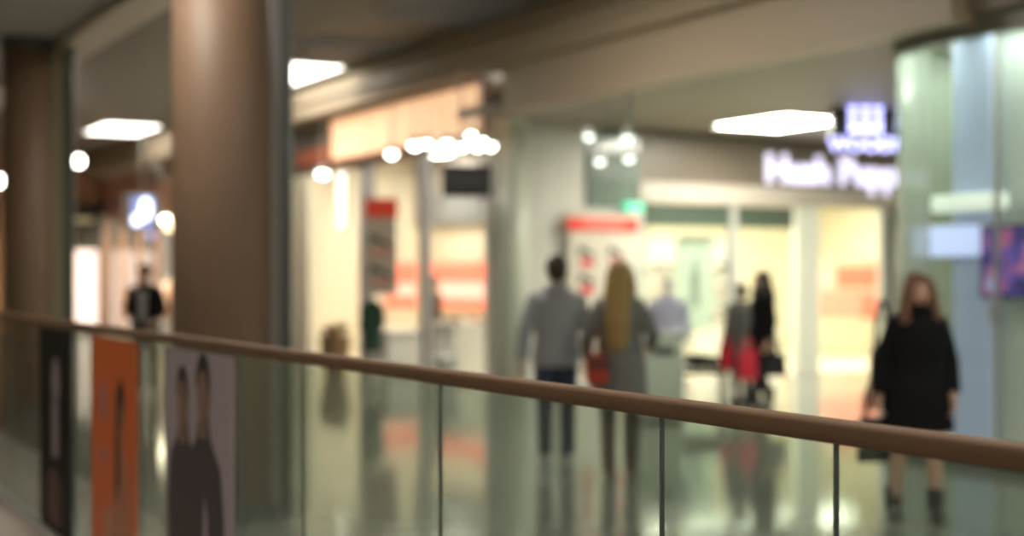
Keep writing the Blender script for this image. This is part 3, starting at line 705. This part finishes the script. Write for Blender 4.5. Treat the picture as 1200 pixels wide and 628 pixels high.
for m in GC:
    o = obj('hanging_garment', bm.copy(), m, None, True); gme.append(o.data); bpy.data.objects.remove(o)
for k in range(3):
    y0 = 34.5 + k * 1.8
    t = thing('clothes_rack', 'steel clothes rack inside the far shop behind the man in black', 'rack', (11.0, y0, 0), 0, 'clothes racks in the far shop')
    bm = bmesh.new(); tube(bm, [(0, 0, 1.6), (0, 1.4, 1.6)], .015, 8); obj('rail', bm, M_alu, t)
    for q in (0.0, 1.4):
        bm = bmesh.new(); tube(bm, [(0, q, 0.02), (0, q, 1.6)], .015, 8); bx(bm, -.22, .22, q - .02, q + .02, 0, .03); obj('upright', bm, M_alu, t)
    for q in range(5):
        o = bpy.data.objects.new('hanging_garment', gme[(k + q) % 4]); C.objects.link(o); o.location = (11.0, y0 + .2 + q * .25, .40)
        tag(o, 'garment hanging on a rack in the far shop', 'garment', 'garments in the far shop')
# end wall store
x0, x1 = 7.6, 9.2
t = thing('shop_window', 'pinkish white lit shop window at the far end of the walkway', 'shop window', (8.4, 39.95, 0))
obj('frame', box(-.85, .85, 0, .05, 0, 2.9), M_steel, t)
obj('lit_display', box(-.55, .75, -.02, -.001, .1, 2.3), mat('far_display', (1, .85, .85), .5, emit=.85, ecol=(1, .78, .76)), t)
obj('dark_fascia', box(-.85, .85, -.15, -.001, 2.45, 3.6), M_black, t)
bm = bmesh.new(); poly(bm, oval(0, 0, .16, .36), -.18, -.151); o = obj('logo', bm, M_led, t); o.location = (-.30, 0, 2.98)
obj('pale_strip', box(0.05, .6, -.17, -.151, 3.05, 3.2), M_palegreen, t)
# lit sign
p = at(166, 32.0)
t = thing('hanging_sign', 'blue-white glowing square sign above the man in black', 'sign', (p.x, p.y, zz(268, 32)), R(-YAW))
obj('sign_box', box(-.42, .42, 0, .14, -.05, .78, .01), mat('grey_sign', (.30, .26, .24), .5), t)
obj('face', box(-.22, .26, -.012, -.001, .05, .72), mat('sign_violet', (.3, .4, .9), .5, emit=.45, ecol=(.35, .42, .9)), t)
bm = bmesh.new(); poly(bm, oval(.10, .44, .12, .25), -.03, -.013); poly(bm, oval(-.10, .20, .10, .12), -.03, -.013); obj('logo', bm, mat('sign_blob', (.9, .95, 1), .5, emit=3.0, ecol=(.80, .88, 1)), t)
bm = bmesh.new(); tube(bm, [(0, .07, .78), (0, .07, 4.9 - zz(268, 32))], .02, 8); obj('hanger', bm, M_alu, t)
def wall_lamp(px, py, d, r, lab, e):
    p = at(px, d); z = zz(py, d)
    t = thing('pendant_lamp', lab, 'lamp', (p.x, p.y, z))
    bm = bmesh.new(); ell(bm, (0, 0, 0), (r, r, r)); obj('globe', bm, e, t, True)
    top = 4.9 if 3.85 < p.x < 8.8 else 4.25
    bm = bmesh.new(); tube(bm, [(0, 0, r * .9), (0, 0, top - z)], .01, 8); obj('cord', bm, M_steel, t)
wall_lamp(92, 189, 28, .10, 'round white lamp hanging beside the far left column', M_spot)
wall_lamp(198, 265, 29, .10, 'dim round lamp at the edge of the wide brown column', mat('warm_bulb', (1, .8, .5), .5, emit=3, ecol=(1, .75, .45)))
wall_lamp(188, 203, 31, .20, 'grey globe hanging above the far shop', mat('grey_globe', (.32, .28, .26), .4))
wall_lamp(-1, 212, 24, .09, 'round white lamp at the very left edge of the view', M_spot)

# ------------------------------------------------------------------ people
def hand(bm, w0, w1, side, nrm, curl=0.5):
    """hand continuing the forearm w0->w1; nrm = palm direction; side = +1/-1 chooses where the thumb leaves"""
    d = (w1 - w0).normalized(); n = (nrm - d * nrm.dot(d)).normalized(); s = d.cross(n) * side
    # palm
    rot = Matrix((s, d, n)).transposed()
    ell(bm, w1 + d * .045, (.040, .055, .016), rot, 12, 8)
    tube(bm, [w1 - d * .02, w1 + d * .03], [.024, .026], 10)
    for i, L in enumerate((.072, .082, .076, .060)):
        off = (-.030 + i * .020)
        b = w1 + d * .085 + s * -off
        ang = curl * .5; p = b; pts = [b - d * .02, b]
        for q in range(3):
            dd = d * math.cos(ang) + n * math.sin(ang)
            p = p + dd * (L * (.45, .30, .25)[q]); pts.append(p.copy()); ang += curl * .9
        tube(bm, pts, [.0095, .0095, .009, .0085, .0075], 8)
    b = w1 + d * .015 + s * .030
    pts = [b - s * .012, b + s * .022 + d * .02, b + s * .036 + d * .045 + n * .012, b + s * .034 + d * .068 + n * .026]
    tube(bm, pts, [.012, .0115, .010, .008], 8)
def person(label, loc, rz, H, S):
    """S: dict of pose and clothes. Local frame: facing -Y, +X is the figure's left."""
    t = thing('person', label, 'person', loc, rz)
    V = lambda x, y, z: Vector((x * H, y * H, z * H))
    fem = S.get('fem', False)
    shw = .088 if fem else .104
    J = {'hipL': V(.052, 0, .50), 'hipR': V(-.052, 0, .50), 'kneL': V(.055, -.01, .28), 'kneR': V(-.055, -.01, .28),
         'ankL': V(.055, .01, .045), 'ankR': V(-.055, .01, .045),
         'shoL': V(shw, .0, .793), 'shoR': V(-shw, .0, .793), 'elbL': V(.145, .015, .635), 'elbR': V(-.145, .015, .635),
         'wriL': V(.15, -.03, .49), 'wriR': V(-.15, -.03, .49)}
    for k, v in S.get('pose', {}).items(): J[k] = V(*v)
    ht = S.get('head_turn', 0.0); tilt = S.get('nod', 0.0)
    bm = bmesh.new()
    wz = .9 if fem else 1.0
    loft(bm, [(0, 0, .46 * H, .075 * H, .055 * H), (0, 0, .52 * H, .092 * H, .060 * H), (0, 0, .60 * H, .072 * H * wz, .050 * H), (0, 0, .66 * H, .082 * H, .055 * H),
              (0, 0, .73 * H, .095 * H, .062 * H), (0, 0, .79 * H, .098 * H, .055 * H), (0, 0, .825 * H, .070 * H, .040 * H), (0, 0, .845 * H, .035 * H, .033 * H)])
    tube(bm, [V(0, .004, .81), V(0, -.002, .885)], [.036 * H, .031 * H], 16)
    for s in 'LR':
        tube(bm, [J['hip' + s], J['hip' + s].lerp(J['kne' + s], .5), J['kne' + s], J['kne' + s].lerp(J['ank' + s], .35), J['ank' + s]], [.052 * H, .046 * H, .031 * H, .033 * H, .021 * H], 14)
        a = J['ank' + s]
        tube(bm, [a + V(0, .018, -.02), a + V(0, -.02, -.022), a + V(0, -.075, -.032)], [.022 * H, .024 * H, .016 * H], 12)
        ell(bm, J['sho' + s], (.029 * H,) * 3)
        tube(bm, [J['sho' + s], J['sho' + s].lerp(J['elb' + s], .5), J['elb' + s], J['elb' + s].lerp(J['wri' + s], .35), J['wri' + s]], [.027 * H, .027 * H, .022 * H, .022 * H, .0150 * H], 12)
        sd = 1 if s == 'L' else -1
        nrm = Vector((-sd, -.2, 0)) if not S.get('grip' + s) else Vector((-sd * .3, 0, 0)) + Vector((-sd, 0, .3))
        hand(bm, J['elb' + s], J['wri' + s], 1 if s == 'L' else -1, nrm, S.get('curl' + s, .45))
    # head
    HM = Matrix.Translation(V(0, -.004, .875)) @ Matrix.Rotation(ht, 4, 'Z') @ Matrix.Rotation(tilt, 4, 'X')
    hb = bmesh.new()
    ell(hb, V(0, .006, .063), (.046 * H, .056 * H, .058 * H), None, 20, 16)      # skull
    ell(hb, V(0, -.012, .030), (.038 * H, .042 * H, .044 * H), None, 18, 14)     # face and jaw
    ell(hb, V(0, -.034, -.003), (.018 * H, .016 * H, .013 * H))                 # chin
    tube(hb, [V(0, -.052, .055), V(0, -.064, .030), V(0, -.056, .026)], [.006 * H, .0095 * H, .007 * H], 8)  # nose
    ell(hb, V(0, -.045, .066), (.030 * H, .010 * H, .007 * H))                  # brow
    for sd in (-1, 1):
        ell(hb, V(sd * .046, .004, .045), (.006 * H, .014 * H, .019 * H))        # ears
        ell(hb, V(sd * .022, -.040, .033), (.013 * H, .012 * H, .013 * H))       # cheeks
    bmesh.ops.transform(hb, matrix=HM, verts=hb.verts[:])
    tmp = bpy.data.meshes.new('h'); hb.to_mesh(tmp); hb.free(); bm.from_mesh(tmp)
    body = fused('body', bm, S.get('skin', M_skin), t, .0075, 3)
    def on_head(name, fn, m, sm=True):
        b = bmesh.new(); fn(b); bmesh.ops.transform(b, matrix=HM, verts=b.verts[:]); return obj(name, b, m, body, sm)
    for sd in (-1, 1):
        on_head('eye', lambda b: ell(b, V(sd * .018, -.0505, .054), (.0075 * H, .0035 * H, .0035 * H)), M_eye)
    on_head('mouth', lambda b: ell(b, V(0, -.052, .012), (.013 * H, .004 * H, .004 * H)), M_lip)
    # hair
    hm = S['hair']
    b = bmesh.new()
    ell(b, V(0, .010, .074), (.053 * H, .059 * H, .058 * H), None, 20, 14)
    ell(b, V(0, .030, .045), (.048 * H, .044 * H, .045 * H), None, 16, 12)
    L = S.get('hairlen', 0)
    if L:
        for sd in (-1, 1):
            tube(b, [V(sd * .026, -.018, .105), V(sd * .048, -.022, .06), V(sd * .054, -.024, .0), V(sd * .062, -.03 if L < .2 else .03, -L * .5), V(sd * (.055 if L < .2 else .03), -.045 if L < .2 else .08, -L)], [.022 * H, .022 * H, .025 * H, .028 * H, .014 * H], 10)
        loft(b, [(0, .028 * H, .08 * H, .045 * H, .03 * H), (0, .045 * H, .03 * H, .055 * H, .030 * H), (0, .060 * H, -.04 * H, .060 * H, .030 * H), (0, .078 * H, -L * .6 * H, .062 * H, .030 * H), (0, .076 * H, -(L + .02) * H, .034 * H, .018 * H)])
    bmesh.ops.transform(b, matrix=HM, verts=b.verts[:])
    # keep the face clear by cutting nothing: the shapes sit behind the face plane
    fused('hair', b, hm, t, .008, 2)
    # top garment
    g = .009 * H + S.get('loose', 0) * H
    b = bmesh.new()
    hem = S.get('hem', .47)
    secs = []
    flare = S.get('flare', 0)
    zs = [hem] + [z for z in (.40, .46, .52, .60, .66, .73, .79, .825, .85) if z > hem + .02]
    W = {.40: (.098, .066), .46: (.098, .066), .52: (.100, .068), .60: (.085, .058), .66: (.092, .062), .73: (.102, .068), .79: (.104, .062), .825: (.080, .048), .85: (.044, .041)}
    lo = min((k for k in W), key=lambda k: abs(k - max(hem, .40)))
    for z in zs:
        rx, ry = W.get(z, W[lo])
        f = flare * max(0, (.66 - z))
        sh = 1.0 if z < .80 else .6
        secs.append((0, 0, z * H, rx * H + g * sh + f * H, ry * H + g * sh + f * H * .7))
    loft(b, secs, 28)
    for s in 'LR':
        sh, el, wr = J['sho' + s], J['elb' + s], J['wri' + s]
        ell(b, sh, (.030 * H + g * .3,) * 3)
        tube(b, [sh, sh.lerp(el, .5), el, el.lerp(wr, .5), el.lerp(wr, S.get('sleeve', .94))], [.030 * H + g * .35, .031 * H + g * .4, .027 * H + g * .4, .025 * H + g * .4, .021 * H + g * .5], 14)
    if S.get('collar'):
        tube(b, [V(0, .005, .84), V(0, -.002, .845 + S['collar'])], [.052 * H, .046 * H], 20)
    fused(S.get('topname', 'jacket'), b, S['top'], t, .010, 3)
    # trousers / tights
    b = bmesh.new()
    if S.get('trousers'):
        loft(b, [(0, 0, .455 * H, .082 * H, .062 * H), (0, 0, .50 * H, .098 * H, .067 * H), (0, 0, .57 * H, .082 * H, .058 * H)])
        for s in 'LR':
            h, k, a = J['hip' + s], J['kne' + s], J['ank' + s]
            tube(b, [h, h.lerp(k, .5), k, k.lerp(a, .5), a + V(0, 0, .0)], [.057 * H, .051 * H, .040 * H, .038 * H, .034 * H], 14)
        fused('trousers', b, S['trousers'], t, .010, 3)
    else: b.free()
    for s in 'LR':
        a = J['ank' + s]; b = bmesh.new()
        bt = S.get('boot', .02)
        tube(b, [a + V(0, .004, bt), a + V(0, .004, -.012)], [(.040 if bt > .05 else .031) * H, .032 * H], 14)
        tube(b, [a + V(0, .026, -.019), a + V(0, -.02, -.018), a + V(0, -.055, -.025), a + V(0, -.088, -.031)], [.026 * H, .030 * H, .026 * H, .018 * H], 14)
        hz = a.z - .045 * H
        bx(b, a.x - .024 * H, a.x + .024 * H, a.y - .085 * H, a.y + .040 * H, hz + .001, hz + .012 * H)
        fused('shoe', b, S['shoes'], t, .008, 2)
    for ex in S.get('extra', ()): ex(t, V, J, HM)
    return t

BLACKCOAT = mat('black_wool', (0.006, 0.006, 0.007), 0.9, spec=.2)
# woman in the black coat
def scarf(t, V, J, HM):
    b = bmesh.new(); n = 22
    pts = [V(.052 * math.cos(a), .046 * math.sin(a) - .004, .848 + .006 * math.sin(3 * a)) for a in [k * 2 * PI / n for k in range(n + 1)]]
    tube(b, pts, .024 * 1.6, 10)
    fused('scarf', b, BLACKCOAT, t, .010, 2)
pw = at(1075, 9.32)
person('woman in a long black coat with loose auburn hair, walking towards us', (pw.x, pw.y, 0), R(-YAW - 4), 1.62,
       dict(fem=True, hair=mat('auburn_hair', (0.13, 0.055, 0.025), .55, noise=.3, nscale=30, stretch=(6, 6, 1)), hairlen=.13, skin=mat('pale_skin', (0.55, 0.33, 0.24), .5),
            top=BLACKCOAT, topname='coat', hem=.36, flare=.10, loose=.012, collar=.022, shoes=M_black, boot=.085, head_turn=R(8),
            pose={'ankL': (.065, -.03, .05), 'kneL': (.06, -.035, .28), 'ankR': (-.085, .05, .045), 'kneR': (-.072, .01, .28), 'elbR': (-.140, .01, .64), 'wriR': (-.155, -.01, .50), 'elbL': (.135, .015, .64), 'wriL': (.13, -.05, .51)},
            curlR=1.0, gripR=True, extra=(scarf,)))
def bag(name, label, loc, rz, w_, d_, h_, m, strap=.18, strap_m=None, soft=.03, flap=False):
    t = thing(name, label, 'bag', loc, rz)
    b = box(-w_ / 2, w_ / 2, -d_ / 2, d_ / 2, 0, h_, min(soft, d_ * .45, w_ * .45)); 
    for v in b.verts:
        k = v.co.z / h_; v.co.x *= 1 - .12 * k; v.co.y *= 1 - .35 * k
    obj('bag_body', b, m, t, True)
    for s in (-1, 1):
        b = bmesh.new(); n = 12
        tube(b, [(w_ * .28 * math.cos(a), s * d_ * .22, h_ * .97 + strap * math.sin(a)) for a in [PI * k / n for k in range(n + 1)]], .009, 8); obj('strap', b, strap_m or m, t, True)
    if flap: obj('flap', box(-w_ * .42, w_ * .42, -d_ * .5, -d_ * .44, h_ * .45, h_ * .93, .01), strap_m or m, t)
    return t
M_darkbag = mat('black_leather', (.012, .012, .014), .45)
p = at(1026, 9.45)
bag('handbag', 'dark grey tote hanging low from the hand of the woman in the black coat', (p.x, p.y, .36), R(-YAW + 10), .26, .10, .30, mat('charcoal_fabric', (.035, .038, .036), .8), .14)
p = at(1034, 9.42)
t = bag('shoulder_bag', 'black shoulder bag with shaggy fringe beside the woman in the black coat', (p.x, p.y, .86), R(-YAW), .17, .10, .26, M_darkbag, .32)
b = bmesh.new()
for k in range(26):
    a = random.uniform(-.08, .08); tube(b, [(a, -.03 + random.uniform(0, .05), .06), (a * 1.3 - .02, random.uniform(-.04, .04), -.05), (a * 1.5 - .03, random.uniform(-.05, .05), -.14 + random.uniform(-.03, .03))], [.006, .005, .002], 5)
obj('fringe', b, mat('brown_black_fringe', (.04, .03, .02), .9), t)

# couple seen from behind
HOOD = mat('pale_grey_hoodie', (0.33, 0.34, 0.36), .9)
def hood(t, V, J, HM):
    b = bmesh.new(); ell(b, V(0, .052, .835), tuple(V(.058, .030, .035))); ell(b, V(0, .03, .85), tuple(V(.056, .036, .022))); fused('hood', b, HOOD, t, .010, 2)
pm = at(652, 11.9)
person('man in a pale grey hooded top and blue jeans, seen from behind', (pm.x, pm.y, 0), R(180 - YAW + 6), 1.77,
       dict(hair=mat('dark_hair', (.035, .025, .015), .7), top=HOOD, topname='hooded_top', loose=.009, hem=.475, trousers=mat('blue_jeans', (.035, .055, .10), .8, noise=.3, nscale=40), shoes=mat('white_trainers', (.5, .5, .48), .5),
            pose={'elbL': (.15, .03, .645), 'wriL': (.165, .02, .50), 'elbR': (-.155, .03, .64), 'wriR': (-.15, -.04, .52), 'ankL': (.06, .045, .05), 'kneL': (.055, .0, .28), 'ankR': (-.06, -.04, .045), 'kneR': (-.058, -.035, .285)}, extra=(hood,)))
pb = at(726, 11.5)
BLONDE = mat('blonde_hair', (.34, .22, .07), .55, noise=.3, nscale=30, stretch=(6, 6, 1))
GCOAT = mat('grey_wool_coat', (.17, .17, .155), .9)
person('woman in a long grey coat with very long blonde hair, seen from behind', (pb.x, pb.y, 0), R(180 - YAW - 14), 1.72,
       dict(fem=True, hair=BLONDE, hairlen=.27, top=GCOAT, topname='coat', loose=.009, hem=.33, flare=.07, trousers=mat('dark_tights', (.06, .045, .035), .8), shoes=mat('brown_boots', (.10, .05, .03), .5), boot=.18,
            pose={'elbL': (.155, .03, .645), 'wriL': (.16, -.04, .53), 'elbR': (-.165, .02, .65), 'wriR': (-.13, -.10, .60), 'ankL': (.045, .03, .045), 'ankR': (-.05, -.03, .045)}))
p = at(699, 11.25)
bag('handbag', 'red handbag hanging between the couple seen from behind', (p.x, p.y, .74), R(-YAW + 15), .19, .11, .25, mat('red_leather', (.42, .035, .015), .4), .20, mat('dark_red_leather', (.12, .03, .02), .4), .04, True)

# man in black at the far left
def shirt(t, V, J, HM):
    b = bmesh.new(); poly(b, [(-.020 * 1.75, .56 * 1.75), (-.034 * 1.75, .80 * 1.75), (.034 * 1.75, .80 * 1.75), (.020 * 1.75, .56 * 1.75)], -.095 * 1.75, -.06 * 1.75)
    obj('shirt', b, mat('grey_white_shirt', (.36, .34, .33), .8), t)
pf = at(170, 19.0)
person('man in a black jacket and grey trousers standing beyond the orange poster', (pf.x, pf.y, 0), R(-YAW), 1.76,
       dict(hair=mat('brown_hair', (.05, .03, .02), .7), top=BLACKCOAT, loose=.006, hem=.47, trousers=mat('grey_trousers', (.12, .11, .10), .8), shoes=mat('pale_shoes', (.5, .5, .48), .5), extra=(shirt,),
            pose={'elbL': (.135, .02, .65), 'wriL': (.10, -.09, .57), 'elbR': (-.135, .02, .65), 'wriR': (-.09, -.10, .60)}))
# woman in dark with shopping, crossing the court
pd = at(894, 17.3)
person('slim woman in a knee-length black coat holding bags at the shoe shop entrance', (pd.x, pd.y, 0), R(-YAW - 75), 1.66,
       dict(fem=True, hair=mat('black_hair', (.012, .010, .010), .6), hairlen=.10, top=BLACKCOAT, topname='coat', loose=.012, hem=.38, flare=.05, trousers=mat('black_leggings', (.012, .012, .014), .8), shoes=M_black, boot=.1,
            pose={'ankL': (.04, -.08, .05), 'kneL': (.045, -.06, .28), 'ankR': (-.04, .07, .05), 'kneR': (-.045, .0, .28)}))
p = at(908, 17.2)
bag('handbag', 'large black bag carried low at the right side of the slim woman in black', (p.x, p.y, .38), R(-YAW), .30, .13, .28, M_darkbag, .16)
CRIM = mat('crimson_paper', (.62, .02, .05), .45, emit=.05)
p = at(876, 17.0); bag('shopping_bag', 'crimson shopping bag just left of the slim woman in black', (p.x, p.y, .36), R(-YAW), .22, .12, .36, CRIM, .14, None, .006)
p = at(850, 17.6); bag('shopping_bag', 'smaller crimson shopping bag held by the person in grey', (p.x, p.y, .44), R(-YAW + 20), .16, .12, .30, CRIM, .14, None, .006)
pg = at(857, 18.0)
person('person in a grey coat standing behind the slim woman in black', (pg.x, pg.y - .2, 0), R(180 - YAW + 30), 1.50,
       dict(hair=mat('ash_hair', (.14, .11, .09), .7), top=mat('mid_grey_coat', (.13, .13, .12), .9), topname='coat', loose=.03, hem=.38, flare=.05, trousers=mat('charcoal_trousers', (.05, .05, .05), .8), shoes=M_black))
# customer and mannequin in the far shop
pc = at(508, 23.7)
person('customer in a brown coat at the coral displays in the far shop', (pc.x, pc.y, 0.012), R(90), 1.58,
       dict(hair=mat('mouse_hair', (.10, .07, .04), .7), top=mat('brown_coat', (.16, .11, .075), .9), topname='coat', loose=.012, hem=.40, trousers=mat('grey_jeans', (.15, .15, .16), .8), shoes=M_black))
def mannequin(label, loc, rz, H, coatm, bodym, head=True):
    t = thing('mannequin', label, 'mannequin', loc, rz)
    b = bmesh.new()
    loft(b, [(0, 0, .46 * H, .07 * H, .05 * H), (0, 0, .53 * H, .09 * H, .06 * H), (0, 0, .61 * H, .065 * H, .048 * H), (0, 0, .74 * H, .09 * H, .06 * H), (0, 0, .81 * H, .08 * H, .045 * H), (0, 0, .84 * H, .03 * H, .03 * H)])
    tube(b, [(0, 0, .82 * H), (0, 0, .88 * H)], .026 * H)
    if head: ell(b, (0, -.005 * H, .93 * H), (.043 * H, .053 * H, .062 * H))
    for s in (-1, 1): tube(b, [(s * .10 * H, 0, .80 * H), (s * .13 * H, .01 * H, .64 * H), (s * .12 * H, -.03 * H, .50 * H)], [.028 * H, .02 * H, .014 * H])
    fused('torso', b, bodym, t, .010)
    b = bmesh.new(); tube(b, [(0, 0, .02), (0, 0, .5 * H)], .014); loft(b, [(0, 0, 0, .16, .16), (0, 0, .02, .15, .15)], 28); obj('stand', b, M_alu, t)
    if coatm:
        b = bmesh.new(); loft(b, [(0, 0, .30 * H, .125 * H, .085 * H), (0, 0, .5 * H, .11 * H, .08 * H), (0, 0, .62 * H, .085 * H, .065 * H), (0, 0, .75 * H, .105 * H, .072 * H), (0, 0, .81 * H, .09 * H, .055 * H), (0, 0, .85 * H, .04 * H, .038 * H)])
        for s in (-1, 1): tube(b, [(s * .10 * H, 0, .80 * H), (s * .135 * H, .01 * H, .64 * H), (s * .125 * H, -.03 * H, .52 * H)], [.04 * H, .033 * H, .026 * H])
        fused('coat', b, coatm, t, .012)
    return t
p = at(436, 21.6); mannequin('headless display form wearing a dark green coat below the poster of shoes', (p.x, p.y, 0), R(-60), 1.46, mat('dark_green_cloth', (.04, .09, .06), .9), M_white, False)
p = at(783, 17.0); mannequin('glossy white mannequin standing just right of the sale board', (p.x, p.y, 0), R(-YAW), 1.62, mat('lilac_white_cloth', (.50, .50, .66), .8), M_white)
# kiosk box, bench, orange cart
p = at(772, 15.6)
t = thing('litter_bin', 'pale green boxy bin standing beside the blonde woman', 'bin', (p.x, p.y, 0), R(-YAW + 10))
obj('bin_body', box(-.22, .22, -.20, .20, .03, .92, .03), mat('pale_mint', (.50, .58, .48), .5), t, True); obj('bin_lid', box(-.235, .235, -.21, .21, .92, .98, .02), mat('mint_lid', (.58, .63, .53), .5), t, True)
obj('bin_slot', box(-.12, .12, -.21, -.201, .74, .83), M_steel, t); obj('foot', box(-.17, .17, -.15, .15, 0, .03), M_steel, t)
p = at(822, 17.6)
t = thing('bench', 'low dark bench with draped clothes left of the crimson bags', 'bench', (p.x, p.y, 0), R(-YAW))
obj('seat', box(-.30, .30, -.2, .2, .38, .45, .02), M_steel, t, True)
for sx in (-.25, .25):
    for sy in (-.15, .15): obj('leg', box(sx - .02, sx + .02, sy - .02, sy + .02, 0, .38), M_steel, t)
b = bmesh.new(); ell(b, (-.05, 0, .55), (.22, .16, .09)); ell(b, (.12, .02, .535), (.14, .14, .075)); tag(fused('folded_coat', b, mat('dark_bundle', (.05, .05, .045), .9), None, .012), 'bundled dark coat lying on the low bench', 'coat').matrix_world = Matrix.Translation(t.location) @ Matrix.Rotation(R(-YAW), 4, 'Z')
p = at(800, 17.9)
t = thing('suitcase', 'upright orange suitcase behind the low bench', 'suitcase', (p.x, p.y + .25, 0), R(-YAW))
OR = mat('orange_shell', (.50, .12, .04), .4)
obj('shell', box(-.10, .10, -.13, .13, .05, .80, .03), OR, t, True)
b = bmesh.new(); tube(b, [(-.06, .08, .79), (-.06, .08, 1.0), (.06, .08, 1.0), (.06, .08, .79)], .009, 8); obj('pull_handle', b, M_alu, t)
for sx in (-.07, .07):
    for sy in (-.09, .09):
        b = bmesh.new(); tube(b, [(sx - .012, sy, .026), (sx + .012, sy, .026)], .025, 14); obj('wheel', b, M_black, t)
